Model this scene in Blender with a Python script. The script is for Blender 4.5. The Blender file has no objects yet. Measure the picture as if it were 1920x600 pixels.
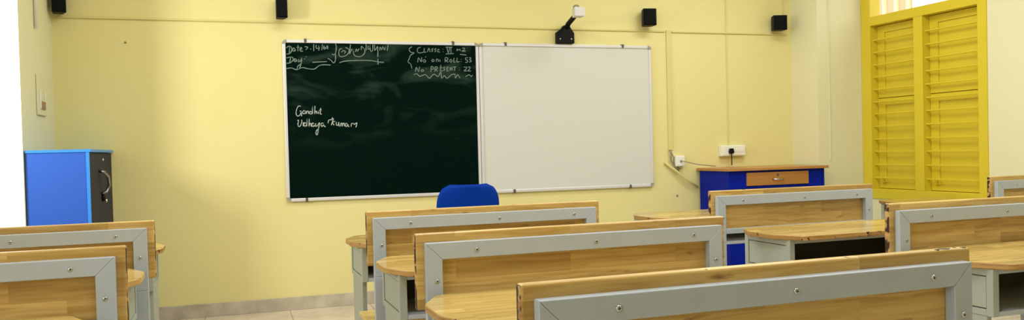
import bpy, bmesh, math, random
from mathutils import Vector, Matrix
C = bpy.context.scene.collection
R_ = random.Random(7)

# ---------------------------------------------------------------- camera, world, lights, exposure
scn = bpy.context.scene
cam_d = bpy.data.cameras.new('camera'); cam = bpy.data.objects.new('camera', cam_d); C.objects.link(cam)
rx, ux, fx = ((0.94911, -0.31395, -0.02493), (0.02991, 0.01105, 0.99949), (0.31352, 0.94937, -0.01988))
M = Matrix.Identity(4)
for i in range(3):
    M[i][0] = rx[i]; M[i][1] = ux[i]; M[i][2] = -fx[i]
M[0][3], M[1][3], M[2][3] = -0.3243, -6.4331, 1.1727
cam.matrix_world = M
cam_d.sensor_width = 36.0; cam_d.lens = 1541.6 / 1920 * 36
cam_d.shift_y = 11.47 / 1920; cam_d.clip_start = 0.05; cam_d.clip_end = 200
scn.camera = cam
scn.view_settings.view_transform = 'Standard'; scn.view_settings.look = 'None'
scn.view_settings.gamma = 1.0; scn.view_settings.use_curve_mapping = False
scn.view_settings.exposure = -0.06

world = bpy.data.worlds.new('world'); scn.world = world; world.use_nodes = True
world.node_tree.nodes['Background'].inputs[0].default_value = (1.0, 0.99, 0.95, 1)
world.node_tree.nodes['Background'].inputs[1].default_value = 2.2

def area(name, loc, target, sx, sy, power, col=(1, 1, 1)):
    l = bpy.data.lights.new(name, 'AREA'); l.shape = 'RECTANGLE'; l.size = sx; l.size_y = sy
    l.energy = power; l.color = col
    o = bpy.data.objects.new(name, l); C.objects.link(o); o.location = loc
    o.rotation_euler = (Vector(target) - Vector(loc)).to_track_quat('-Z', 'Y').to_euler(); return o
# daylight through the left window
area('window_daylight', (-2.46, -2.01, 1.86), (0.9, 0, 1.5), 0.30, 0.55, 44, (1, 0.98, 0.95))
# the ceiling's lamps
for (lx, ly, w) in ((0.4, -3.2, 34), (3.2, -3.2, 36), (0.2, -5.0, 32), (3.0, -5.0, 32), (0.3, -1.7, 25), (3.3, -1.5, 28)):
    area('ceiling_lamp', (lx, ly, 3.2), (lx, ly, 0), 1.3, 0.5, w, (0.95, 0.985, 1.0))
# daylight from the rear left windows
area('rear_window_daylight', (-2.4, -6.0, 1.7), (2, -4.5, 1.0), 1.8, 1.2, 24, (0.88, 0.95, 1.0))

# ---------------------------------------------------------------- materials
def mat(name, col, rough=0.6, metal=0.0, spec=0.5):
    m = bpy.data.materials.new(name); m.use_nodes = True
    b = m.node_tree.nodes['Principled BSDF']
    b.inputs['Base Color'].default_value = (*col, 1); b.inputs['Roughness'].default_value = rough
    b.inputs['Metallic'].default_value = metal; b.inputs['Specular IOR Level'].default_value = spec
    return m
def nodes(m): return m.node_tree.nodes, m.node_tree.links, m.node_tree.nodes['Principled BSDF']
def ramp(N, stops):
    r = N.new('ShaderNodeValToRGB'); e = r.color_ramp.elements
    while len(e) < len(stops): e.new(0.5)
    for k, (p, c) in enumerate(stops): e[k].position = p; e[k].color = (*c, 1)
    return r
def noisy(name, stops, scale, rough=0.6, detail=4, bump=0.0, stretch=(1, 1, 1), spec=0.5):
    m = mat(name, stops[0][1], rough, 0, spec); N, L, b = nodes(m)
    tc = N.new('ShaderNodeTexCoord'); mp = N.new('ShaderNodeMapping'); mp.inputs['Scale'].default_value = stretch
    nz = N.new('ShaderNodeTexNoise'); nz.inputs['Scale'].default_value = scale; nz.inputs['Detail'].default_value = detail
    L.new(tc.outputs['Object'], mp.inputs[0]); L.new(mp.outputs[0], nz.inputs['Vector'])
    r = ramp(N, stops); L.new(nz.outputs[0], r.inputs[0]); L.new(r.outputs[0], b.inputs['Base Color'])
    if bump:
        bp = N.new('ShaderNodeBump'); bp.inputs['Strength'].default_value = bump; bp.inputs['Distance'].default_value = 0.002
        L.new(nz.outputs[0], bp.inputs['Height']); L.new(bp.outputs[0], b.inputs['Normal'])
    return m
def wood(name, light, dark, brown, vertical, rough=0.32, wear=0.0):
    """finger-jointed staves running along x; rows along z (vertical) or y"""
    m = mat(name, light, rough); N, L, b = nodes(m)
    tc = N.new('ShaderNodeTexCoord'); inf = N.new('ShaderNodeObjectInfo')
    mul = N.new('ShaderNodeMath'); mul.operation = 'MULTIPLY'; mul.inputs[1].default_value = 37.0
    L.new(inf.outputs['Random'], mul.inputs[0])
    sp = N.new('ShaderNodeSeparateXYZ'); L.new(tc.outputs['Object'], sp.inputs[0])
    ad = N.new('ShaderNodeMath'); ad.operation = 'ADD'; L.new(sp.outputs[0], ad.inputs[0]); L.new(mul.outputs[0], ad.inputs[1])
    cb = N.new('ShaderNodeCombineXYZ'); L.new(ad.outputs[0], cb.inputs[0]); L.new(sp.outputs[2 if vertical else 1], cb.inputs[1])
    L.new(mul.outputs[0], cb.inputs[2])
    br = N.new('ShaderNodeTexBrick'); br.inputs['Scale'].default_value = 1; br.inputs['Mortar Size'].default_value = 0.0
    br.inputs['Brick Width'].default_value = 0.42; br.inputs['Row Height'].default_value = 0.062
    br.inputs['Color1'].default_value = (0, 0, 0, 1); br.inputs['Color2'].default_value = (1, 1, 1, 1)
    br.offset = 0.37; br.inputs['Bias'].default_value = 0.0
    L.new(cb.outputs[0], br.inputs['Vector'])
    mp = N.new('ShaderNodeMapping'); mp.inputs['Scale'].default_value = (2.2, 34, 2.2); L.new(cb.outputs[0], mp.inputs[0])
    va = N.new('ShaderNodeVectorMath'); va.operation = 'ADD'
    sc = N.new('ShaderNodeVectorMath'); sc.operation = 'SCALE'; sc.inputs['Scale'].default_value = 9.0
    L.new(br.outputs['Color'], sc.inputs[0]); L.new(mp.outputs[0], va.inputs[0]); L.new(sc.outputs[0], va.inputs[1])
    nz = N.new('ShaderNodeTexNoise'); nz.inputs['Scale'].default_value = 1.6; nz.inputs['Detail'].default_value = 6
    nz.inputs['Distortion'].default_value = 0.7
    L.new(va.outputs[0], nz.inputs['Vector'])
    r1 = ramp(N, [(0.34, dark), (0.60, light)]); L.new(nz.outputs[0], r1.inputs[0])
    mx = N.new('ShaderNodeMix'); mx.data_type = 'RGBA'; mx.blend_type = 'MULTIPLY'
    r2 = ramp(N, [(0.0, (0.76, 0.70, 0.62)), (1.0, (1.12, 1.12, 1.12))]); L.new(br.outputs['Color'], r2.inputs[0])
    mx.inputs[0].default_value = 1.0; L.new(r1.outputs[0], mx.inputs[6]); L.new(r2.outputs[0], mx.inputs[7])
    # knots and brown mineral streaks
    n2 = N.new('ShaderNodeTexNoise'); n2.inputs['Scale'].default_value = 1.0; n2.inputs['Detail'].default_value = 5
    m2 = N.new('ShaderNodeMapping'); m2.inputs['Scale'].default_value = (6, 30, 6); L.new(cb.outputs[0], m2.inputs[0]); L.new(m2.outputs[0], n2.inputs['Vector'])
    r3 = ramp(N, [(0.66, (0, 0, 0)), (0.74, (1, 1, 1))]); L.new(n2.outputs[0], r3.inputs[0])
    m3 = N.new('ShaderNodeMix'); m3.data_type = 'RGBA'; L.new(r3.outputs[0], m3.inputs[0]); L.new(mx.outputs[2], m3.inputs[6]); m3.inputs[7].default_value = (*brown, 1)
    out = m3.outputs[2]
    if wear:
        n4 = N.new('ShaderNodeTexNoise'); n4.inputs['Scale'].default_value = 26; n4.inputs['Detail'].default_value = 5
        va4 = N.new('ShaderNodeVectorMath'); va4.operation = 'ADD'; L.new(tc.outputs['Object'], va4.inputs[0]); L.new(mul.outputs[0], va4.inputs[1]); L.new(va4.outputs[0], n4.inputs['Vector'])
        r4 = ramp(N, [(1 - wear, (0, 0, 0)), (min(1, 1.06 - wear), (1, 1, 1))]); L.new(n4.outputs[0], r4.inputs[0])
        m4 = N.new('ShaderNodeMix'); m4.data_type = 'RGBA'; L.new(r4.outputs[0], m4.inputs[0]); L.new(out, m4.inputs[6]); m4.inputs[7].default_value = (0.035, 0.008, 0.004, 1)
        out = m4.outputs[2]
    L.new(out, b.inputs['Base Color'])
    return m
def wallpaint(name, a, b_, rough=0.85):
    return noisy(name, [(0.3, a), (0.7, b_)], 1.7, rough, 5, 0.0, spec=0.25)

MW_YEL = wallpaint('yellow_wall_paint', (0.775, 0.69, 0.30), (0.795, 0.71, 0.32))
MW_CRM = wallpaint('cream_wall_paint', (0.77, 0.735, 0.47), (0.79, 0.755, 0.49))
M_COND = mat('yellow_painted_conduit', (0.71, 0.62, 0.245), 0.6, 0, 0.3)
M_CONDC = mat('cream_painted_conduit', (0.75, 0.72, 0.46), 0.6, 0, 0.3)
M_CEIL = mat('ceiling_white', (0.82, 0.81, 0.76), 0.9)
M_PVC = mat('white_pvc', (0.85, 0.84, 0.72), 0.4)
M_YEL = noisy('yellow_enamel', [(0.3, (0.68, 0.535, 0.024)), (0.7, (0.71, 0.56, 0.03))], 6, 0.38, 3)
M_GREY = noisy('grey_powder_coat', [(0.3, (0.42, 0.46, 0.48)), (0.7, (0.45, 0.485, 0.505))], 9, 0.42, 3)
M_PALE = noisy('pale_green_grey_metal', [(0.3, (0.35, 0.375, 0.31)), (0.7, (0.38, 0.405, 0.34))], 7, 0.5, 3)
M_SHELFSHADE = noisy('shelf_shade_brown', [(0.3, (0.035, 0.026, 0.008)), (0.7, (0.05, 0.04, 0.012))], 6, 0.6)  # shade inside the desk shelf is put into this back panel's colour
M_PANEL = wood('backrest_wood', (0.63, 0.42, 0.135), (0.48, 0.275, 0.062), (0.22, 0.09, 0.02), True)
M_TOP = wood('desktop_wood', (0.61, 0.455, 0.155), (0.48, 0.32, 0.08), (0.36, 0.17, 0.04), False, 0.2)
M_EDGE = wood('worn_edge_wood', (0.62, 0.38, 0.14), (0.40, 0.2, 0.06), (0.10, 0.03, 0.01), True, 0.5, wear=0.56)
M_RIMLIT = wood('highlit_rim_wood', (0.70, 0.52, 0.22), (0.55, 0.36, 0.12), (0.2, 0.08, 0.02), True, 0.3, wear=0.33)  # paler tone paints the backrest top's highlight into the wood, with worn spots
M_TOPRIM = wood('desktop_edge_wood', (0.56, 0.34, 0.11), (0.36, 0.18, 0.045), (0.1, 0.03, 0.01), True, 0.35, wear=0.385)
M_BURN = mat('burnt_wood', (0.035, 0.010, 0.006), 0.6)
M_SCREW = mat('screw_steel', (0.55, 0.55, 0.53), 0.28, 1.0)
M_DKMETAL = mat('dark_recess', (0.02, 0.02, 0.02), 0.5)
M_ALU = mat('aluminium_trim', (0.72, 0.70, 0.70), 0.4, 0.25)
M_GREYCAP = mat('grey_corner_cap', (0.33, 0.32, 0.27), 0.5)
M_CLIP = mat('dark_clip', (0.10, 0.08, 0.07), 0.5)
M_WB = mat('whiteboard_enamel', (0.66, 0.655, 0.60), 0.35)
M_BLACK = mat('black_plastic', (0.003, 0.003, 0.004), 0.5, 0, 0.15)
M_BLACKG = noisy('speaker_grille', [(0.4, (0.003, 0.003, 0.003)), (0.6, (0.008, 0.008, 0.008))], 380, 0.8, spec=0.1)
M_SILVER = mat('silver_plastic', (0.66, 0.62, 0.60), 0.4)
M_BLUE = mat('blue_laminate', (0.001, 0.013, 0.33), 0.5, 0, 0.1)
M_CABBLUE = mat('bright_blue_laminate', (0.025, 0.11, 0.54), 0.4, 0, 0.35)
M_CABTRIM = mat('light_blue_edge_band', (0.03, 0.26, 0.82), 0.35)
M_CABDARK = noisy('charcoal_laminate', [(0.3, (0.022, 0.024, 0.042)), (0.7, (0.034, 0.035, 0.058))], 8, 0.65, stretch=(1, 1, 0.2), spec=0.15)
M_CHROME = mat('chrome', (0.75, 0.75, 0.75), 0.15, 1.0)
M_CHAIR = mat('blue_chair_plastic', (0.0005, 0.034, 0.31), 0.55, 0, 0.08)
M_DESKTOPW = noisy('teacher_desk_top_wood', [(0.3, (0.42, 0.19, 0.05)), (0.7, (0.52, 0.26, 0.075))], 5, 0.35, stretch=(1, 8, 8))
M_DRAWER = noisy('drawer_wood', [(0.3, (0.40, 0.17, 0.035)), (0.7, (0.47, 0.21, 0.05))], 4, 0.4, stretch=(1, 6, 9))
M_CABLE = mat('grey_cable', (0.25, 0.23, 0.15), 0.6)
M_DARKCHROME = mat('dark_chrome', (0.30, 0.30, 0.32), 0.22, 1.0)
M_BROWN = mat('brown_switch_rocker', (0.32, 0.17, 0.09), 0.4)
M_BASE = noisy('marbled_skirting_tile', [(0.32, (0.40, 0.345, 0.25)), (0.68, (0.60, 0.53, 0.41))], 7, 0.4, 6)
M_BRICKW = mat('pink_render', (0.85, 0.46, 0.28), 0.9)
M_PALEPIL = mat('pale_yellow_render', (0.9, 0.84, 0.45), 0.9)

m = M_CHALKB = mat('green_chalkboard', (0.002, 0.018, 0.013), 0.7, 0, 0.03); N, L, b = nodes(m)
tc = N.new('ShaderNodeTexCoord'); mp = N.new('ShaderNodeMapping'); mp.inputs['Scale'].default_value = (1.1, 1, 3.2); mp.inputs['Rotation'].default_value = (0, 0.22, 0)
L.new(tc.outputs['Object'], mp.inputs[0])
nz = N.new('ShaderNodeTexNoise'); nz.inputs['Scale'].default_value = 2.1; nz.inputs['Detail'].default_value = 7; nz.inputs['Distortion'].default_value = 0.9
L.new(mp.outputs[0], nz.inputs['Vector'])
sp = N.new('ShaderNodeSeparateXYZ'); L.new(tc.outputs['Object'], sp.inputs[0])
mr = N.new('ShaderNodeMapRange'); mr.inputs[1].default_value = 0.35; mr.inputs[2].default_value = 1.1; L.new(sp.outputs[2], mr.inputs[0])
r = ramp(N, [(0.50, (0, 0, 0)), (0.82, (1, 1, 1))]); L.new(nz.outputs[0], r.inputs[0])
mu = N.new('ShaderNodeMath'); mu.operation = 'MULTIPLY'; L.new(r.outputs[0], mu.inputs[0]); L.new(mr.outputs[0], mu.inputs[1])
mx = N.new('ShaderNodeMix'); mx.data_type = 'RGBA'; L.new(mu.outputs[0], mx.inputs[0])
mx.inputs[6].default_value = (0.0006, 0.0075, 0.0045, 1); mx.inputs[7].default_value = (0.04, 0.075, 0.055, 1)
L.new(mx.outputs[2], b.inputs['Base Color'])
m = M_CHALK = mat('chalk', (0.42, 0.47, 0.42), 0.9); N, L, b = nodes(m)
m = M_CHALKF = mat('faint_chalk', (0.20, 0.26, 0.22), 0.9)
m = M_SMEAR = mat('wiped_chalk_smear', (0.018, 0.05, 0.038), 0.8)

m = M_FLOOR = mat('beige_vitrified_tile', (0.5, 0.4, 0.27), 0.22); N, L, b = nodes(m)
tc = N.new('ShaderNodeTexCoord'); br = N.new('ShaderNodeTexBrick'); br.offset = 0
br.inputs['Scale'].default_value = 1; br.inputs['Brick Width'].default_value = 0.6; br.inputs['Row Height'].default_value = 0.6
br.inputs['Mortar Size'].default_value = 0.003; br.inputs['Color1'].default_value = (0.66, 0.57, 0.43, 1); br.inputs['Color2'].default_value = (0.68, 0.59, 0.445, 1)
br.inputs['Mortar'].default_value = (0.33, 0.24, 0.14, 1)
nz = N.new('ShaderNodeTexNoise'); nz.inputs['Scale'].default_value = 5; nz.inputs['Detail'].default_value = 6
r = ramp(N, [(0.35, (0.88, 0.86, 0.84)), (0.65, (1.05, 1.05, 1.05))]); L.new(tc.outputs['Object'], nz.inputs['Vector']); L.new(nz.outputs[0], r.inputs[0])
mx = N.new('ShaderNodeMix'); mx.data_type = 'RGBA'; mx.blend_type = 'MULTIPLY'; mx.inputs[0].default_value = 1
L.new(tc.outputs['Object'], br.inputs['Vector']); L.new(br.outputs[0], mx.inputs[6]); L.new(r.outputs[0], mx.inputs[7]); L.new(mx.outputs[2], b.inputs['Base Color'])

# ---------------------------------------------------------------- helpers
def box(bm, x0, x1, y0, y1, z0, z1, mi=0):
    v = [bm.verts.new((x, y, z)) for x in (x0, x1) for y in (y0, y1) for z in (z0, z1)]
    fs = []
    for q in ((0, 1, 3, 2), (4, 6, 7, 5), (0, 4, 5, 1), (2, 3, 7, 6), (0, 2, 6, 4), (1, 5, 7, 3)):
        f = bm.faces.new([v[i] for i in q]); f.material_index = mi; fs.append(f)
    return fs           # order: -x +x -y +y -z +z
def prism(bm, pts, lo, hi, axis='z', mi=0):
    def P(a, b_, c): return {'z': (a, b_, c), 'y': (a, c, b_), 'x': (c, a, b_)}[axis]
    A = [bm.verts.new(P(p[0], p[1], lo)) for p in pts]; B = [bm.verts.new(P(p[0], p[1], hi)) for p in pts]
    n = len(pts); f1 = bm.faces.new(A[::-1]); f2 = bm.faces.new(B); sd = []
    for i in range(n): sd.append(bm.faces.new((A[i], A[(i + 1) % n], B[(i + 1) % n], B[i])))
    for f in [f1, f2] + sd: f.material_index = mi
    return f1, f2, sd
def tube(bm, pts, r, n=8, mi=0):
    pts = [Vector(p) for p in pts]; rings = []
    for i, p in enumerate(pts):
        d = (pts[min(i + 1, len(pts) - 1)] - pts[max(i - 1, 0)]).normalized()
        a = d.orthogonal() if i == 0 else (prev - d * prev.dot(d))
        a.normalize(); prev = a; b_ = d.cross(a)
        rings.append([bm.verts.new(p + (a * math.cos(t) + b_ * math.sin(t)) * r) for t in [2 * math.pi * k / n for k in range(n)]])
    for A, B in zip(rings, rings[1:]):
        for k in range(n):
            f = bm.faces.new((A[k], A[(k + 1) % n], B[(k + 1) % n], B[k])); f.material_index = mi; f.smooth = True
    for q in (rings[0][::-1], rings[-1]):
        f = bm.faces.new(q); f.material_index = mi
def disc(bm, c, r, h, axis='y', n=12, mi=0, sgn=-1, dome=0.4):
    """a domed button standing h off the surface along sgn*axis"""
    c = Vector(c); ax = {'x': Vector((1, 0, 0)), 'y': Vector((0, 1, 0)), 'z': Vector((0, 0, 1))}[axis] * sgn
    a = ax.orthogonal().normalized(); b_ = ax.cross(a); rings = []
    for rr, hh in ((r, 0), (r, h * 0.5), (r * 0.7, h * 0.9), (r * dome, h)):
        rings.append([bm.verts.new(c + ax * hh + (a * math.cos(t) + b_ * math.sin(t)) * rr) for t in [2 * math.pi * k / n for k in range(n)]])
    for A, B in zip(rings, rings[1:]):
        for k in range(n):
            f = bm.faces.new((A[k], A[(k + 1) % n], B[(k + 1) % n], B[k])); f.material_index = mi; f.smooth = True
    f = bm.faces.new(rings[-1]); f.material_index = mi
    f = bm.faces.new(rings[0][::-1]); f.material_index = mi
def obj(name, bm, mats, parent=None, bevel=0.0, seg=2):
    bmesh.ops.recalc_face_normals(bm, faces=bm.faces[:])
    me = bpy.data.meshes.new(name); bm.to_mesh(me); bm.free()
    for mm in (mats if isinstance(mats, (list, tuple)) else [mats]): me.materials.append(mm)
    o = bpy.data.objects.new(name, me); C.objects.link(o)
    if parent: o.parent = parent
    if bevel:
        b_ = o.modifiers.new('bevel', 'BEVEL'); b_.width = bevel; b_.segments = seg; b_.limit_method = 'ANGLE'; b_.angle_limit = 0.6
    return o
def thing(name, label, cat, loc=(0, 0, 0), rz=0.0, group=None):
    o = bpy.data.objects.new(name, None); C.objects.link(o); o.location = loc; o.rotation_euler = (0, 0, rz)
    o.empty_display_size = 0.1; o['label'] = label; o['category'] = cat
    if group: o['group'] = group
    return o
def tag(o, label, cat, group=None):
    o['label'] = label; o['category'] = cat
    if group: o['group'] = group
    return o
def struct(name, bm, mats, bevel=0.0):
    o = obj(name, bm, mats, None, bevel); o['kind'] = 'structure'; return o
def sub(o):
    return [k for k in bpy.data.objects if k.parent == o]
def dup(root, loc, rz, label, group=None):
    def cp(o, par):
        c = o.copy(); C.objects.link(c)
        if par: c.parent = par
        for k in sub(o):
            if k.name in SRC[root.name]: cp(k, c)
        return c
    r = cp(root, None); r.location = loc; r.rotation_euler = (0, 0, rz); r['label'] = label
    if group: r['group'] = group
    return r
SRC = {}
def remember(root):
    s = set()
    def w(o):
        for k in sub(o): s.add(k.name); w(k)
    w(root); SRC[root.name] = s
def B(): return bmesh.new()

# ---------------------------------------------------------------- the room
ZC = 3.3; XL, XR = -1.54, 4.55; XLL = -2.5; XRR = 5.04; YB = -9.5
bm = B(); box(bm, XLL - 0.2, XRR + 0.2, YB - 0.2, 0.2, -0.15, 0); struct('floor', bm, M_FLOOR)
bm = B(); box(bm, XLL - 0.2, XRR + 0.2, YB - 0.2, 0.2, ZC, ZC + 0.15); struct('ceiling', bm, M_CEIL)
bm = B(); box(bm, XL - 0.001, XR + 0.001, 0, 0.2, 0, ZC); struct('wall_front', bm, MW_YEL)
bm = B(); box(bm, XLL - 0.2, XRR + 0.2, YB - 0.2, YB, 0, ZC); struct('wall_back', bm, MW_CRM)
# left: short return wall beside the cupboard, then a doorway facing the room, then the outer wall with a window
bm = B(); prism(bm, [(XL - 0.001, -0.92), (XL - 0.001, 0.2), (XL - 0.15, 0.2), (XL - 0.15, -0.22)], 0, ZC, 'z'); struct('wall_left_return', bm, MW_CRM)
bm = B(); box(bm, XLL - 0.2, XL - 0.1, -0.92, -0.77, 2.75, ZC); struct('wall_left_lintel', bm, MW_CRM)
bm = B()
wy = (-2.36, -1.66); wz = (1.42, 2.32)
box(bm, XLL - 0.2, XLL, wy[1], -0.92, 0, ZC); box(bm, XLL - 0.2, XLL, -5.1, wy[0], 0, ZC)
box(bm, XLL - 0.2, XLL, YB, -7.0, 0, ZC); box(bm, XLL - 0.2, XLL, wy[0], wy[1], 0, wz[0]); box(bm, XLL - 0.2, XLL, wy[0], wy[1], wz[1], ZC)
box(bm, XLL - 0.2, XLL, -7.0, -5.1, 0, 1.0); box(bm, XLL - 0.2, XLL, -7.0, -5.1, 2.4, ZC)
struct('wall_left', bm, MW_CRM)
# right: square corner column and the outer wall with the shuttered window
bm = B(); box(bm, XR + 0.001, XRR + 0.2, -0.36, 0.2, 0, ZC); struct('wall_right_column', bm, MW_CRM)
WY0, WY1, WZ0, WZ1 = -1.671, -0.362, 0.66, 2.95
bm = B()
box(bm, XRR, XRR + 0.2, YB, WY0, 0, ZC); box(bm, XRR, XRR + 0.2, WY0, WY1, 0, WZ0); box(bm, XRR, XRR + 0.2, WY0, WY1, WZ1, ZC)
struct('wall_right', bm, MW_CRM)
bm = B(); box(bm, XL, XR, -0.012, 0, 0, 0.098); struct('baseboard_front', bm, M_BASE, 0.002)
bm = B(); box(bm, XRR - 0.012, XRR, YB, -0.36, 0, 0.098); struct('baseboard_right', bm, M_BASE, 0.002)
bm = B(); box(bm, XR - 0.012, XR, -0.36, -0.012, 0, 0.098); box(bm, XR - 0.012, XRR - 0.012, -0.372, -0.36, 0, 0.098); struct('baseboard_column', bm, M_BASE, 0.002)
bm = B(); box(bm, XLL, XLL + 0.012, YB, -0.92, 0, 0.098); struct('baseboard_left', bm, M_BASE, 0.002)
bm = B(); box(bm, XLL, XRR - 0.012, YB, YB + 0.012, 0, 0.098); struct('baseboard_back', bm, M_BASE, 0.002)

# shuttered window in the right wall
win = bpy.data.objects.new('window_1', None); C.objects.link(win); win.location = (XRR, -1.016, 0.66); win['kind'] = 'structure'
def W(bm_, y0, y1, z0, z1, x0, x1): box(bm_, x0, x1, y0 + 1.016, y1 + 1.016, z0 - 0.66, z1 - 0.66)
bm = B()
W(bm, -0.474, -0.362, 0.66, 2.95, -0.012, 0.10); W(bm, -1.671, -1.592, 0.66, 2.95, -0.012, 0.10)
W(bm, -1.592, -0.474, 0.66, 0.746, -0.0115, 0.10); W(bm, -1.592, -0.474, 2.192, 2.272, -0.0115, 0.10); W(bm, -1.592, -0.474, 2.87, 2.95, -0.0115, 0.10)
W(bm, -1.059, -0.965, 0.746, 2.192, -0.011, 0.10)
obj('window_frame', bm, M_YEL, win, 0.003)
bars = (2.066, 1.955, 1.845, 1.737, 1.628, 1.518, 1.411, 1.300, 1.187, 1.076, 0.960, 0.845)
for (a, c) in ((-0.965, -0.474), (-1.592, -1.059)):
    for z in bars:
        bm = B(); W(bm, a - 0.004, c + 0.004, z - 0.006, z + 0.006, 0.020, 0.036); obj('grille_bar', bm, M_YEL, win, 0.002)
    bm = B(); W(bm, a + 0.001, c - 0.001, 0.744, 2.194, 0.0915, 0.1); obj('light_seal_plate', bm, M_YEL, win)  # added unseen plate blocking daylight that leaks between the shutter leaves
    for (z0, z1, hinge) in ((0.75, 1.545, 0), (1.552, 2.188, 1)):
        bm = B()
        W(bm, a + 0.002, c - 0.002, z0, z1, 0.078, 0.090)
        W(bm, a + 0.002, a + 0.06, z0, z1, 0.066, 0.078); W(bm, c - 0.085, c - 0.002, z0, z1, 0.066, 0.078)
        W(bm, a + 0.06, c - 0.085, z0, z0 + 0.06, 0.066, 0.078); W(bm, a + 0.06, c - 0.085, z1 - 0.06, z1, 0.066, 0.078)
        sh = obj('shutter', bm, M_YEL, win, 0.002)
    bm = B(); tube(bm, [(0.05, c - 0.07 + 1.016, 0.79 - 0.66), (0.05, c - 0.07 + 1.016, 0.85 - 0.66)], 0.006); tube(bm, [(0.064, c - 0.07 + 1.016, 0.80 - 0.66), (0.045, c - 0.07 + 1.016, 0.80 - 0.66), (0.045, c - 0.13 + 1.016, 0.815 - 0.66)], 0.004)
    obj('shutter_bolt', bm, M_YEL, win)
# small window high in the left wall and the rear left window: frames
for nm, y0, y1, z0, z1 in (('window_2', wy[0], wy[1], wz[0], wz[1]), ('window_3', -7.0, -5.1, 1.0, 2.4)):
    bm = B()
    box(bm, XLL - 0.12, XLL - 0.06, y0, y0 + 0.04, z0, z1); box(bm, XLL - 0.12, XLL - 0.06, y1 - 0.04, y1, z0, z1)
    box(bm, XLL - 0.119, XLL - 0.061, y0 + 0.04, y1 - 0.04, z0, z0 + 0.04); box(bm, XLL - 0.119, XLL - 0.061, y0 + 0.04, y1 - 0.04, z1 - 0.04, z1)
    struct(nm, bm, M_YEL, 0.002)
# ground and the pink building seen through the transom
t = thing('neighbouring_building', 'sunlit pink building with pale pilasters outside above the yellow shutters', 'building', (16.0, 14.0, -3.0))
bm = B(); prism(bm, [(-2, -5.8), (-2, 6.0), (0, 6.0), (0, -3.0)], 0, 14, 'z'); obj('wall', bm, M_BRICKW, t)
for k in range(12):
    bm = B(); y = -5.75 + k * 0.36; box(bm, -2.05, -2.0, y, y + 0.09, 0, 14); obj('pilaster', bm, M_PALEPIL, t)
bm = B(); prism(bm, [(-2.2, -5.9), (-2.2, 6.1), (0.2, 6.1), (0.2, -2.9)], 14, 14.3, 'z'); obj('roof_slab', bm, M_PALEPIL, t)
bm = B(); box(bm, -25, -2.701, -30, 30, -3.2, -3.0); box(bm, 5.241, 40, -30, 30, -3.2, -3.0); struct('ground', bm, M_BASE)

# ---------------------------------------------------------------- conduits, sockets, cables on the wall
def conduit(pts, r=0.010, m_=M_COND):
    bm = B(); tube(bm, pts, r, 8); return obj('conduit', bm, m_)
def strip(x0, x1, z0, z1, d=0.016, m_=M_COND, y=0.0):
    bm = B(); box(bm, x0, x1, y - d, y - 0.0005, z0, z1); return obj('conduit', bm, m_, None, 0.003)
tag(strip(-1.50, 3.236, 2.168, 2.182, 0.014), 'long horizontal yellow conduit along the wall above both boards', 'conduit')
tag(strip(3.304, 4.50, 2.166, 2.179, 0.014), 'short horizontal yellow conduit below the rightmost speaker', 'conduit')
tag(strip(3.248, 3.290, 1.135, 2.185, 0.016), 'wide vertical yellow conduit right of the whiteboard', 'conduit')
tag(strip(3.852, 3.862, 1.168, 3.3, 0.009), 'thin vertical yellow conduit above the long white switch board', 'conduit')
tag(strip(4.462, 4.472, 2.36, 3.3, 0.009), 'thin vertical yellow conduit rising from the rightmost speaker', 'conduit')
bm = B(); box(bm, 4.668, 4.680, -0.368, -0.3605, 1.0, ZC); tag(obj('conduit', bm, M_CONDC, None, 0.002), 'thin cream vertical conduit on the corner column above the blue desk', 'conduit')
bm = B(); tube(bm, [(XL + 0.012, -0.52, 2.02), (XL + 0.012, -0.52, 3.3)], 0.0115); tag(obj('conduit', bm, M_PVC), 'white vertical conduit high on the left return wall', 'conduit')
bm = B(); tube(bm, [(3.205, -0.012, 1.03), (3.30, -0.03, 0.955), (3.42, -0.036, 0.865), (3.52, -0.03, 0.80)], 0.011)
tag(obj('conduit', bm, M_COND), 'loose slanting yellow conduit below the small white socket', 'conduit')
bm = B(); tube(bm, [(3.25, -0.02, 1.132), (3.262, -0.03, 1.10), (3.262, -0.022, 1.04), (3.30, -0.035, 0.99), (3.34, -0.02, 0.955)], 0.006)
tube(bm, [(3.27, -0.012, 1.12), (3.285, -0.03, 1.07), (3.29, -0.02, 1.02), (3.35, -0.03, 0.965)], 0.005)
tag(obj('cable', bm, M_CABLE), 'dark cable ends hanging out of the wide vertical conduit', 'cable')

t = thing('wall_socket', 'small square white socket between whiteboard and blue desk', 'socket', (3.343, 0, 0.99))
bm = B(); box(bm, -0.046, 0.046, -0.045, 0, 0.0, 0.094); obj('socket_box', bm, M_PVC, t, 0.005)
bm = B(); box(bm, -0.037, 0.037, -0.048, -0.0452, 0.009, 0.085); obj('face_plate', bm, M_PVC, t, 0.002)
bm = B(); disc(bm, (0.004, -0.048, 0.046), 0.010, 0.012); obj('plug', bm, M_CABLE, t)
bm = B(); tube(bm, [(3.347, -0.058, 1.036), (3.36, -0.07, 1.034), (3.47, -0.11, 1.005), (3.60, -0.2, 0.986)], 0.004)
tag(obj('cable', bm, M_CABLE), 'thin grey cable running from small socket to blue desk top', 'cable')
t = thing('switch_board', 'long white switch board with black plug above blue desk', 'switch board', (3.882, 0, 1.066))
bm = B(); box(bm, -0.125, 0.125, -0.05, 0, 0, 0.098); obj('switch_box', bm, M_PVC, t, 0.006)
bm = B(); box(bm, -0.115, 0.115, -0.054, -0.0502, 0.009, 0.089); obj('face_plate', bm, M_PVC, t, 0.002)
for dx in (0.012, 0.045, 0.078):
    bm = B(); box(bm, dx, dx + 0.022, -0.058, -0.0542, 0.035, 0.065); obj('switch', bm, M_PVC, t, 0.002)
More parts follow.
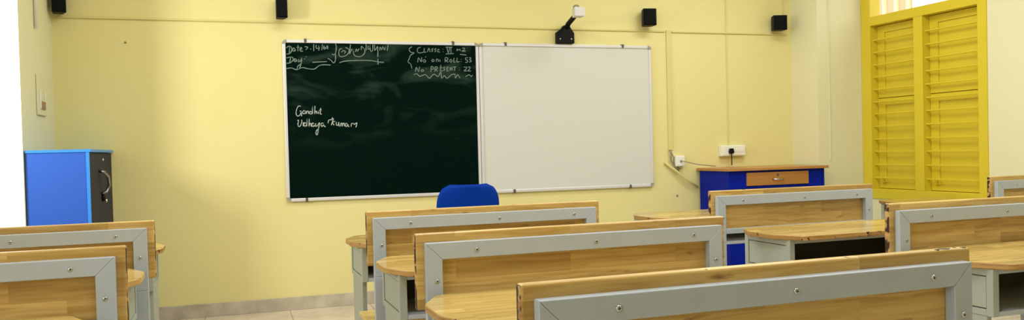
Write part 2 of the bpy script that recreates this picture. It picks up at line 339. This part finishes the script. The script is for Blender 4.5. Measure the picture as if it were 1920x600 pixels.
t = thing('power_plug', 'black three-pin plug with cable in the long switch board', 'plug', (3.845, -0.054, 1.09))
bm = B(); prism(bm, [(-0.017, 0), (0.017, 0), (0.021, 0.02), (0.013, 0.046), (-0.013, 0.046), (-0.021, 0.02)], -0.034, -0.0005, 'y'); obj('plug_body', bm, M_BLACK, t, 0.004)
bm = B(); tube(bm, [(0.0, -0.017, 0.004), (0, -0.02, -0.03), (-0.002, -0.022, -0.09), (-0.003, -0.024, -0.104)], 0.0045); obj('cord', bm, M_BLACK, t)
t = thing('wall_switch', 'small switch plate with a brown rocker on the left return wall', 'switch', (XL, -0.42, 1.54))
bm = B(); box(bm, 0.0005, 0.012, -0.115, 0.115, -0.07, 0.19); obj('cover_plate', bm, M_CONDC, t, 0.003)
bm = B(); box(bm, 0.0125, 0.020, -0.055, 0.06, -0.03, 0.02); obj('rocker', bm, M_BROWN, t, 0.003)
bm = B(); box(bm, 0.0125, 0.018, -0.075, -0.055, -0.03, 0.09); obj('bracket', bm, M_PVC, t, 0.002)
bm = B(); box(bm, 0.0125, 0.018, 0.061, 0.075, -0.03, 0.09); obj('bracket', bm, M_PVC, t, 0.002)
bm = B(); disc(bm, (-1.076, -0.0005, 2.004), 0.009, 0.003); tag(obj('wall_plug', bm, M_CABLE), 'tiny grey wall plug left of the chalkboard', 'wall plug')
bm = B(); disc(bm, (3.33, -0.0005, 0.73), 0.010, 0.003); tag(obj('wall_plug', bm, M_CABLE), 'tiny wall plug below the slanting conduit', 'wall plug')

# ---------------------------------------------------------------- loudspeakers
def speaker(x, z0, z1, w, rz, label):
    t = thing('wall_speaker', label, 'speaker', (x, -0.075, z0), rz, 'black speakers along the front wall'); h = z1 - z0
    bm = B(); prism(bm, [(-w / 2, -0.055), (w / 2, -0.055), (w / 2 - 0.012, 0.045), (-w / 2 + 0.012, 0.045)], 0, h, 'z'); obj('cabinet', bm, M_BLACK, t, 0.006)
    bm = B(); box(bm, -w / 2 + 0.008, w / 2 - 0.008, -0.063, -0.056, 0.008, h - 0.008); obj('grille', bm, M_BLACKG, t, 0.003)
    bm = B(); tube(bm, [(0, 0.046, h * 0.55), (0, 0.070, h * 0.55)], 0.012); box(bm, -0.02, 0.02, 0.068, 0.0745, h * 0.35, h * 0.75); obj('bracket', bm, M_BLACK, t)
    return t
speaker(-1.48, 2.188, 2.35, 0.09, 0.25, 'leftmost black wall speaker in the corner above the blue cupboard')
speaker(-0.005, 2.190, 2.35, 0.083, 0.12, 'black wall speaker above the left end of the chalkboard')
speaker(3.042, 2.206, 2.350, 0.118, -0.2, 'black wall speaker above the right end of the whiteboard')
speaker(4.362, 2.196, 2.329, 0.128, -0.3, 'rightmost black wall speaker beside the corner column')

# ---------------------------------------------------------------- boards
def ribbon(bm, pts, w, y):
    """a flat chalk stroke of width w in the xz plane, its front face at y"""
    P = [Vector((p[0], p[1])) for p in pts]; n = len(P); Lf, Rt = [], []
    for i in range(n):
        d = P[min(i + 1, n - 1)] - P[max(i - 1, 0)]
        if d.length < 1e-6: d = Vector((1, 0))
        d.normalize(); nn = Vector((-d.y, d.x)) * w * 0.5 * R_.uniform(0.75, 1.15)
        Lf.append(P[i] + nn); Rt.append(P[i] - nn)
    a = [bm.verts.new((q.x, y, q.y)) for q in Lf]; c = [bm.verts.new((q.x, y, q.y)) for q in Rt]
    a2 = [bm.verts.new((q.x, y + 0.0006, q.y)) for q in Lf]; c2 = [bm.verts.new((q.x, y + 0.0006, q.y)) for q in Rt]
    for i in range(n - 1):
        bm.faces.new((a[i], a[i + 1], c[i + 1], c[i])); bm.faces.new((a[i], a2[i], a2[i + 1], a[i + 1])); bm.faces.new((c[i], c[i + 1], c2[i + 1], c2[i]))
def smooth(pts):
    if len(pts) < 3: return pts
    out = []
    for i in range(len(pts) - 1):
        p0 = pts[max(i - 1, 0)]; p1 = pts[i]; p2 = pts[i + 1]; p3 = pts[min(i + 2, len(pts) - 1)]
        for k in range(4):
            u = k / 4
            out.append(tuple(0.5 * ((2 * p1[j]) + (-p0[j] + p2[j]) * u + (2 * p0[j] - 5 * p1[j] + 4 * p2[j] - p3[j]) * u * u + (-p0[j] + 3 * p1[j] - 3 * p2[j] + p3[j]) * u ** 3) for j in (0, 1)))
    out.append(pts[-1]); return out
CH_names = "123,1541 107,1544 94,1523 87,1490 95,1469 113,1474 125,1504 114,1505|125,1504 127,1466|156,1503 143,1509 135,1493 142,1485 154,1490 157,1506 159,1484|163,1484 165,1503 169,1503 177,1503 180,1484|200,1497 190,1503 186,1489 195,1483 204,1489 212,1543 208,1484|228,1543 224,1484 232,1503 240,1500 241,1484|253,1502 253,1483|270,1527 266,1483 277,1483|257,1510 277,1513|94,1434 104,1437 98,1404 105,1388 119,1399 128,1431 125,1439|138,1420 137,1390|156,1412 147,1417 142,1401 150,1390 161,1401 169,1449 164,1390|183,1446 179,1387 187,1411 195,1408 196,1387|216,1408 206,1414 201,1395 209,1387 219,1397 221,1386|229,1411 230,1389 242,1394 259,1416 250,1375 240,1327 230,1329 233,1354 252,1372|288,1410 275,1413 268,1397 276,1386 287,1399 295,1385 303,1388|322,1412 328,1434 350,1439 356,1455|364,1447 346,1395|376,1425 357,1417 367,1395|384,1419 384,1398 397,1395 403,1419 405,1384|415,1386 419,1408 427,1408 429,1386 435,1408 443,1408 445,1386|467,1405 457,1408 451,1391 461,1383 471,1399 475,1383 483,1384|496,1382 499,1404 511,1407|516,1409 521,1398 541,1412 532,1376"
CH_date = "29,1980 42,1991 56,1996|56,1996 49,1940|30,1934 54,1940 70,1967 63,1994|91,1976 81,1981 75,1962 86,1957 94,1973 96,1957|116,2005 114,1957|105,1986 126,1989|130,1968 143,1976 139,1987 129,1973 135,1957 151,1960|165,1993 188,1988 172,1969|206,1976 212,1974|232,2013 231,1961|252,2008 249,1983 278,1984|270,2003 269,1965|297,2014 291,1968|310,2003 304,1984 312,1976 320,1987 310,1990|328,1979 329,1998 337,1998 336,1976|393,2018 401,1999 394,1950 383,1934 367,1939|394,1939 390,1890 376,1871 360,1890 334,1906|61,1916 52,1873|28,1865 57,1871 79,1895 66,1914 30,1905|99,1895 89,1901 85,1884 94,1879 102,1893 104,1879|118,1898 117,1879 133,1888 141,1909 135,1866 121,1829 105,1823 111,1845 132,1861|159,1899 165,1903|170,1915 176,1919|219,1875 328,1882|25,1825 64,1831 100,1818 142,1834 184,1826 231,1824 269,1851 306,1857 354,1855"
CH_title = "443,1981 427,1978 418,1950 425,1923 458,1924 485,1940 497,1973 471,1992|437,1953 454,1967 470,1957 458,1946|509,2015 499,1941 519,1979 532,1952|524,1979 534,1936 561,1922 594,1928 616,1953 617,1986|545,1958 552,1980 562,1963 573,1983|590,1975 593,2002 609,1986|629,2019 628,1970|645,2009 642,1981 656,1987 659,2019 661,1970 677,1970 681,2019|695,2018 694,1971 717,2004 716,1971|719,1971 717,1921|733,1971 736,1999 749,1977 756,2002 772,1977 778,2000|791,1972 801,2021|421,1874 462,1886 544,1892 653,1893 719,1883 763,1880|717,1905 717,1861"
CH_roll = "988,2005 966,1987 976,1963 1004,1956 976,1938 964,1910 953,1886 974,1868 983,1833|1059,2003 1034,1992 1033,1964 1054,1957 1080,1964|1088,1996 1085,1964 1101,1965|1112,1965 1124,1996 1134,1965|1160,1994 1145,1986 1155,1976 1144,1965|1185,1994 1170,1987 1181,1976 1170,1965|1210,1984 1199,1987 1195,1969 1213,1966|1239,1991 1239,1988|1239,1971 1239,1967|1261,2006 1316,2006|1272,2002 1282,1960 1294,2003|1305,2003 1304,1957|1260,1952 1326,1955|1352,1975 1356,1993 1367,1982 1378,1993 1382,1975|1397,1997 1415,2001 1415,1987 1393,1976 1426,1976|1377,1950 1432,1944|1031,1883 1039,1918 1060,1887 1064,1922|1085,1905 1074,1894 1085,1883 1096,1894 1085,1905|1093,1926 1100,1926|1154,1909 1145,1898 1153,1888 1164,1898 1154,1909|1182,1888 1184,1909 1197,1906 1198,1888|1210,1906 1212,1888|1255,1885 1255,1921 1277,1917 1273,1903 1259,1901 1280,1885|1299,1910 1291,1896 1302,1886 1310,1900 1299,1910|1329,1921 1324,1889 1339,1889|1354,1922 1350,1890 1372,1892|1387,1911 1387,1908|1387,1895 1387,1891|1443,1923 1424,1922 1424,1908 1442,1901 1435,1887 1420,1887|1454,1926 1469,1919 1457,1909 1472,1898 1453,1887|1011,1809 1019,1844 1036,1809 1044,1848|1065,1827 1056,1816 1068,1810 1078,1820 1065,1827|1095,1831 1100,1831|1136,1806 1139,1849 1155,1845 1155,1831 1138,1828|1169,1810 1170,1845 1188,1846 1184,1831 1172,1829 1191,1814|1218,1864 1213,1817 1231,1818|1213,1839 1228,1842|1253,1846 1239,1842 1249,1828 1238,1818|1283,1846 1268,1846 1266,1818 1283,1818|1268,1832 1281,1832|1293,1818 1296,1846 1308,1822 1312,1847|1319,1847 1345,1850|1332,1847 1329,1818|1371,1843 1371,1840|1370,1826 1370,1822|1408,1847 1430,1847 1426,1833 1407,1817 1433,1817|1441,1848 1460,1848 1455,1833 1440,1817 1466,1817|996,1785 1021,1792 1042,1774 1064,1778 1093,1785 1121,1757 1143,1778 1165,1789 1193,1771 1216,1807 1222,1757 1244,1779 1266,1757 1303,1786 1332,1790 1335,1758 1354,1786 1372,1758|1420,1772 1451,1787 1465,1773 1480,1783"
ZB = 0.822
def board(name, label, cat, x0, x1, surf, clips, round_cols):
    w = x1 - x0; h = 1.222
    t = thing(name, label, cat, (x0, 0, ZB))
    bm = B(); box(bm, 0.015, w - 0.015, -0.016, -0.002, 0.015, h - 0.015); obj('writing_surface', bm, surf, t)
    f = 0.024; c = 0.03
    bm = B()
    for (z0, z1) in ((0, f), (h - f, h)): box(bm, c, w - c, -0.026, 0, z0, z1)
    for (a, b_) in ((0, f), (w - f, w)): box(bm, a, b_, -0.026, 0, c, h - c)
    obj('frame', bm, M_ALU, t, 0.004)
    for sx in (0, 1):
        for sz in (0, 1):
            pts = [(c + 0.002, f + 0.001)] + [(c + 0.002 - (c + 0.002) * math.sin(a), c + 0.002 - (c + 0.002) * math.cos(a)) for a in [k * math.pi / 12 for k in range(7)]] + [(f + 0.001, c + 0.002), (f + 0.001, f + 0.001)]
            pts = [(w - p[0] if sx else p[0], h - p[1] if sz else p[1]) for p in pts]
            bm = B(); prism(bm, pts, -0.028, -0.0005, 'y'); obj('corner_cap', bm, M_GREYCAP, t)
    for (cx, top) in clips:
        bm = B(); z = h - 0.022 if top else -0.006
        box(bm, cx - x0 - 0.009, cx - x0 + 0.009, -0.031, -0.0005, z, z + 0.030); disc(bm, (cx - x0, -0.031, z + 0.015), 0.005, 0.003)
        obj('mounting_clip', bm, M_CLIP, t, 0.002)
    return t
tc_ = board('chalkboard', 'dark green chalkboard with white chalk handwriting, left of the whiteboard', 'chalkboard', 0.0, 1.532, M_CHALKB,
            ((0.17, 1), (1.321, 1), (0.147, 0), (1.448, 0)), 1)
for nm, txt, w_, mt in (('chalk_names', CH_names, 0.0062, M_CHALK), ('chalk_date', CH_date, 0.0062, M_CHALKF), ('chalk_title', CH_title, 0.0062, M_CHALKF), ('chalk_attendance', CH_roll, 0.0058, M_CHALKF)):
    bm = B()
    for st in txt.split('|'):
        pts = [tuple(float(v) / 1000 for v in q.split(',')) for q in st.split()]
        ribbon(bm, smooth([(p[0], p[1] - ZB) for p in pts]), w_, -0.0168)
    obj(nm, bm, mt, tc_)
tw = board('whiteboard', 'blank white board with rounded silver frame beside the chalkboard', 'whiteboard', 1.536, 3.09, M_WB,
           ((1.762, 1), (2.818, 1), (1.809, 0), (2.864, 0)), 1)

# arm-mounted unit above the whiteboard
t = thing('projector_arm', 'black wall arm holding a small silver unit above the whiteboard', 'wall arm', (2.285, 0, 2.05))
bm = B(); prism(bm, [(-0.078, 0.0), (0.078, 0.0), (0.078, 0.085), (0.055, 0.115), (0.035, 0.15), (-0.01, 0.15), (-0.04, 0.115), (-0.078, 0.09)], -0.05, -0.0005, 'y'); obj('wall_bracket', bm, M_BLACK, t, 0.004)
for s in (-1, 1):
    bm = B(); disc(bm, (s * 0.05, -0.05, 0.035), 0.007, 0.004); obj('screw', bm, M_SCREW, t)
bm = B(); tube(bm, [(0.012, -0.03, 0.12), (0.02, -0.06, 0.16), (0.01, -0.22, 0.195), (-0.005, -0.36, 0.225)], 0.021, 10); obj('arm', bm, M_BLACK, t)
bm = B(); prism(bm, [(-0.047, -0.055), (0.040, -0.055), (0.044, 0.04), (-0.030, 0.04)], 0.195, 0.268, 'z')
o = obj('silver_housing', bm, M_SILVER, t, 0.004); o.location = (-0.026, -0.37, -0.030)
bm = B(); disc(bm, (-0.036, -0.37, 0.2385), 0.026, 0.024, 'z', 16, 0, 1); obj('pivot_knob', bm, M_CABLE, t)

# ---------------------------------------------------------------- blue chair
t = thing('plastic_chair', 'blue plastic chair standing in front of the chalkboard', 'chair', (1.135, -0.84, 0), 0.0)
def sheet(fn, nu, nv, th, name, m_, parent):
    bm = B(); g = [[bm.verts.new(fn(i / nu, j / nv)) for j in range(nv + 1)] for i in range(nu + 1)]
    for i in range(nu):
        for j in range(nv): bm.faces.new((g[i][j], g[i + 1][j], g[i + 1][j + 1], g[i][j + 1])).smooth = True
    o = obj(name, bm, m_, parent); s = o.modifiers.new('solid', 'SOLIDIFY'); s.thickness = th; s.offset = 0
    return o
def backf(u, v):
    # v from 0 (bottom) to 1 (top); superellipse-rounded top corners, wider below
    z = 0.47 + 0.475 * v
    hw = 0.234 - 0.022 * v
    if v > 0.74:
        k = (v - 0.74) / 0.26; hw -= 0.085 * (1 - math.sqrt(max(0, 1 - k * k)))
    x = (u * 2 - 1) * hw
    return (x, -0.20 - 0.05 * v + 0.035 * (abs(u * 2 - 1) ** 2) , z)
sheet(backf, 16, 22, 0.012, 'backrest', M_CHAIR, t)
sheet(lambda u, v: ((u * 2 - 1) * 0.225, -0.19 + 0.43 * v, 0.445 + 0.02 * (abs(u * 2 - 1) ** 3) - 0.03 * max(0, v - 0.8) / 0.2), 14, 14, 0.012, 'seat', M_CHAIR, t)
for sx in (-1, 1):
    for (y, ty) in ((-0.15, -0.21), (0.18, 0.23)):
        bm = B(); tube(bm, [(sx * 0.17, y, 0.437), (sx * 0.2, ty, 0.0)], 0.0125, 10); obj('leg', bm, M_SCREW, t)
    bm = B(); tube(bm, [(sx * 0.19, -0.14, 0.42), (sx * 0.2, -0.20, 0.50), (sx * 0.18, -0.2, 0.62)], 0.012, 10); obj('back_support', bm, M_CHAIR, t)

# ---------------------------------------------------------------- blue cupboard
t = thing('storage_cupboard', 'blue storage cupboard with a dark door standing against the left return wall', 'cupboard', (-1.535, -0.905, 0), 0)
W_, D_, H_ = 0.345, 0.885, 1.222
bm = B(); box(bm, 0, W_ - 0.02, 0.004, D_, 0.06, H_); obj('body', bm, M_CABBLUE, t, 0.002)
bm = B(); box(bm, 0.02, W_ - 0.04, 0.04, D_ - 0.03, 0.0, 0.0595); obj('plinth', bm, M_BLACK, t)
bm = B(); box(bm, 0, W_ + 0.012, -0.002, D_ + 0.01, H_ + 0.0005, H_ + 0.018)
obj('top_edge_band', bm, M_CABTRIM, t, 0.002)
bm = B(); box(bm, W_ - 0.0195, W_ - 0.001, -0.0015, 0.012, 0.06, H_); obj('edge_band', bm, M_CABTRIM, t, 0.001)
bm = B(); box(bm, W_ - 0.0195, W_, 0.013, D_, 0.065, H_ - 0.004); dr = obj('door', bm, M_CABDARK, t, 0.002)
bm = B(); tube(bm, [(W_, 0.33, 1.10), (W_ + 0.03, 0.34, 1.095), (W_ + 0.045, 0.40, 1.06), (W_ + 0.045, 0.44, 1.01), (W_ + 0.03, 0.42, 0.965), (W_, 0.40, 0.955)], 0.0095, 10); obj('handle', bm, M_DARKCHROME, dr)
bm = B(); disc(bm, (W_, 0.43, 0.925), 0.024, 0.02, 'x', 16, 0, 1); obj('lock_plate', bm, M_BLACK, dr)
bm = B(); disc(bm, (W_ + 0.019, 0.44, 0.905), 0.012, 0.01, 'x', 12, 0, 1); obj('key_cylinder', bm, M_CHROME, dr)
bm = B(); disc(bm, (W_, 0.49, 1.175), 0.010, 0.008, 'x', 12, 0, 1); obj('upper_lock', bm, M_CHROME, dr)

# ---------------------------------------------------------------- teacher's desk
t = thing('teacher_desk', 'tall blue desk with wooden top and one drawer in the right corner', 'desk', (3.546, -0.48, 0))
TW, TD, TH = 0.962, 0.455, 0.946
bm = B(); box(bm, 0, 0.02, 0, TD, 0, TH); obj('side_panel', bm, M_BLUE, t, 0.001)
bm = B(); box(bm, TW - 0.02, TW, 0, TD, 0, TH); obj('side_panel', bm, M_BLUE, t, 0.001)
bm = B(); box(bm, 0.021, TW - 0.021, 0.006, 0.022, 0.05, 0.790); box(bm, 0.021, TW - 0.021, 0.004, 0.022, 0.794, TH - 0.001); obj('front_panel', bm, M_BLUE, t, 0.001)
bm = B(); box(bm, 0.021, TW - 0.021, TD - 0.015, TD, 0.05, TH - 0.001); obj('back_panel', bm, M_BLUE, t)
bm = B(); box(bm, -0.025, TW + 0.02, -0.035, TD + 0.015, TH + 0.0005, TH + 0.024); obj('desk_top', bm, M_DESKTOPW, t, 0.003)
bm = B(); box(bm, 0.170, 0.790, -0.012, 0.0035, 0.818, 0.929); dw = obj('drawer', bm, M_DRAWER, t, 0.003)
bm = B(); tube(bm, [(0.425, -0.012, 0.868), (0.428, -0.032, 0.868), (0.52, -0.032, 0.868), (0.523, -0.012, 0.868)], 0.006, 8); obj('drawer_handle', bm, M_CHROME, dw)
bm = B(); disc(bm, (0.474, -0.012, 0.905), 0.011, 0.006); obj('drawer_lock', bm, M_CLIP, dw)

# ---------------------------------------------------------------- school desks and benches
def make_desk(W=1.19, label='', rnd=0.03):
    t = thing('school_desk', label, 'desk')
    D = 0.50; cx, cy = 0.075, 0.15
    raw = [(cx, 0), (W - cx, 0), (W, cy), (W, D - cy), (W - cx, D), (cx, D), (0, D - cy), (0, cy)]
    pts = []; n = len(raw)
    for i in range(n):
        p = Vector(raw[i]); a = Vector(raw[i - 1]); c = Vector(raw[(i + 1) % n])
        for u in (0, 0.25, 0.5, 0.75, 1):
            p0 = p + (a - p).normalized() * rnd; p1 = p + (c - p).normalized() * rnd
            q = p0 * (1 - u) ** 2 + p * 2 * u * (1 - u) + p1 * u ** 2; pts.append((q.x, q.y))
    bm = B(); f1, f2, sd = prism(bm, pts, 0.680, 0.705, 'z', 0)
    for f in sd: f.material_index = 1
    o = obj('desktop', bm, [M_TOP, M_TOPRIM], t, 0.005, 3)
    x0, x1, y0, y1 = 0.045, W - 0.045, 0.06, 0.44
    for s in (0, 1):
        a = x0 if s == 0 else x1 - 0.03
        bm = B()
        box(bm, a, a + 0.03, y0, y0 + 0.03, 0.50, 0.6795); box(bm, a, a + 0.03, y1 - 0.03, y1, 0.50, 0.6795)
        box(bm, a + 0.0005, a + 0.0295, y0 + 0.03, y1 - 0.03, 0.652, 0.679); box(bm, a + 0.0005, a + 0.0295, y0 + 0.03, y1 - 0.03, 0.50, 0.525)
        box(bm, a + 0.004, a + 0.026, y0 + 0.034, y1 - 0.034, 0.529, 0.648)
        obj('side_panel', bm, M_PALE, t, 0.0015)
    bm = B(); box(bm, x0 + 0.031, x1 - 0.031, y1 - 0.012, y1, 0.50, 0.679); obj('back_panel', bm, [M_SHELFSHADE], t)
    bm = B(); box(bm, x0 + 0.031, x1 - 0.031, y0, y1 - 0.0125, 0.50, 0.518); obj('book_shelf', bm, M_GREY, t, 0.002)
    bm = B(); box(bm, x0 + 0.031, x1 - 0.031, y0 + 0.002, y0 + 0.022, 0.660, 0.679); obj('front_rail', bm, M_GREY, t, 0.002)
    bm = B(); box(bm, x0 + 0.031, x1 - 0.031, y0 + 0.2, y0 + 0.22, 0.660, 0.679); obj('underside_rail', bm, M_GREY, t, 0.002)
    for s in (0, 1):
        a = x0 + 0.003 if s == 0 else x1 - 0.027
        bm = B(); prism(bm, [(y0 + 0.03, 0.4995), (y1 - 0.03, 0.4995), (y1 - 0.04, 0.03), (y0 + 0.05, 0.03)], a, a + 0.024, 'x')
        box(bm, a - 0.004, a + 0.028, y0 + 0.02, y1 - 0.01, 0.0, 0.0295); obj('leg', bm, M_PALE, t, 0.003)
    bm = B(); box(bm, x0 + 0.028, x1 - 0.028, 0.235, 0.26, 0.10, 0.125); obj('stretcher', bm, M_GREY, t, 0.002)
    remember(t); return t
def make_bench(L=1.133, label='', H=0.872, n=3):
    t = thing('school_bench', label, 'bench')
    T = 0.056; Dp = 0.030
    bm = B()
    # mitred grey square-tube frame
    for pts in ([(0, H), (L, H), (L - T, H - T), (T, H - T)], [(0, 0.60), (0, H), (T, H - T), (T, 0.60)], [(L, 0.60), (L - T, 0.60), (L - T, H - T), (L, H)]):
        prism(bm, pts, 0, Dp, 'y')
    box(bm, T + 0.0005, L - T - 0.0005, 0.001, Dp - 0.001, 0.648, 0.678)
    fr = obj('back_frame', bm, M_GREY, t, 0.0025, 3)
    for a in (0, L - T):
        bm = B(); prism(bm, [(a, 0.5998), (a + T, 0.5998), (a + T, 0), (a, 0)], 0, Dp, 'y'); obj('leg', bm, M_GREY, t, 0.0025)
    for a in (0.0, L - 0.04):
        bm = B(); box(bm, a, a + 0.04, 0.29, 0.33, 0, 0.362); obj('leg', bm, M_GREY, t, 0.0025)
        bm = B(); box(bm, a + 0.002, a + 0.038, Dp + 0.0005, 0.2895, 0.325, 0.3615); obj('seat_rail', bm, M_GREY, t, 0.002)
        bm = B(); box(bm, a + 0.002, a + 0.038, Dp + 0.0005, 0.2895, 0.08, 0.11); obj('foot_rail', bm, M_GREY, t, 0.002)
    bm = B(); fs = box(bm, -0.028, L + 0.030, Dp + 0.0005, Dp + 0.030, 0.648, H + 0.030, 0)
    fs[0].material_index = 1; fs[1].material_index = 1; fs[5].material_index = 2
    obj('backrest', bm, [M_PANEL, M_EDGE, M_RIMLIT], t, 0.007, 4)
    bm = B(); fs = box(bm, -0.028, L + 0.030, 0.062, 0.335, 0.362, 0.385, 0)
    for f in fs[:4]: f.material_index = 1
    obj('seat', bm, [M_TOP, M_RIMLIT], t, 0.004, 3)
    xs = [0.175, 0.615, 1.01] if n == 3 else [0.175, 0.42]
    for (x, z) in [(x, H - 0.030) for x in xs] + [(0.036, 0.745), (L - 0.030, 0.745)]:
        bm = B(); disc(bm, (x, -0.0002, z), 0.0072, 0.0035, 'y', 14, 0); box(bm, x - 0.0035, x + 0.0035, -0.0042, -0.0036, z - 0.0008, z + 0.0008, 1); box(bm, x - 0.0008, x + 0.0008, -0.0042, -0.0036, z - 0.0035, z + 0.0035, 1)
        obj('screw', bm, [M_SCREW, M_DKMETAL], t)
    remember(t); return t
RZ = 0.0197
GD, GB = 'two-seat school desks', 'school benches with grey framed wooden backrests'
bench = make_bench(label='bench in the middle column nearest the front wall, directly before the blue chair')
bench.location = (0.250, -2.633, 0); bench.rotation_euler.z = RZ; bench['group'] = GB
for x, y, lab in (
    (0.244, -3.789, 'bench in the middle column, second from the front wall, tucked behind the nearest bench'),
    (0.2285, -4.908, 'nearest and largest bench, bottom right of centre, dark burn marks on its top right corner'),
    (2.307, -2.267, 'bench directly in front of the tall blue teacher desk'),
    (2.326, -3.639, 'bench cut by the right edge of the photo, below the yellow shutters'),
    (-1.852, -2.570, 'rear of the two left benches, just below the blue cupboard'),
    (-1.835, -3.659, 'nearer of the two left benches, in the bottom left corner')):
    r = dup(bench, (x, y, 0), RZ, lab, GB)
    if 'burn marks' in lab:
        for (cx, rx_, ry, cy) in ((1.148, 0.009, 0.008, 0.040), (1.128, 0.006, 0.005, 0.046), (1.090, 0.019, 0.009, 0.042), (1.062, 0.008, 0.005, 0.038)):
            bm = B(); k = 11
            pts = [(cx + rx_ * math.cos(q) * R_.uniform(0.75, 1.15), cy + ry * math.sin(q) * R_.uniform(0.7, 1.1)) for q in [2 * math.pi * j / k for j in range(k)]]
            prism(bm, pts, 0.9012, 0.9024, 'z'); o = obj('burn_mark', bm, M_BURN, r); o['label'] = 'dark brown burn mark'
single = make_bench(0.54, 'small bench at the right edge beside the yellow shuttered window', 0.884, 2)
single.location = (4.455, -2.255, 0); single.rotation_euler.z = RZ; single['group'] = GB
desk = make_desk(1.19, 'desk nearest the front wall in the middle column, rounded end left of the first bench'); desk['group'] = GD
desk.location = (0.219, -2.185, 0); desk.rotation_euler.z = RZ
for x, y, lab in (
    (0.222, -3.235, 'middle column desk with open shelf directly behind the first bench'),
    (0.205, -4.305, 'pale desk with a broad rounded corner behind the nearest bench'),
    (2.225, -1.715, 'desk before the tall blue teacher desk, its orange tip left of the bench'),
    (2.255, -2.995, 'glossy desk right of centre with a dark open shelf and burnt corner'),
    (2.290, -4.145, 'desk at the right edge with rounded corner and open shelf, beyond the nearest bench'),
    (-1.905, -1.985, 'leftmost column desk by the blue cupboard, only its right tip showing'),
    (-1.895, -3.090, 'leftmost column desk between the two left benches, its right corner showing'),
    (-1.935, -4.165, 'desk in the bottom left corner, only a sliver of its far edge showing')):
    dup(desk, (x, y, 0), RZ, lab, GD)
sd = make_desk(0.62, 'small desk under the yellow shuttered window, mostly hidden by a bench'); sd['group'] = GD
sd.location = (4.365, -1.70, 0); sd.rotation_euler.z = RZ
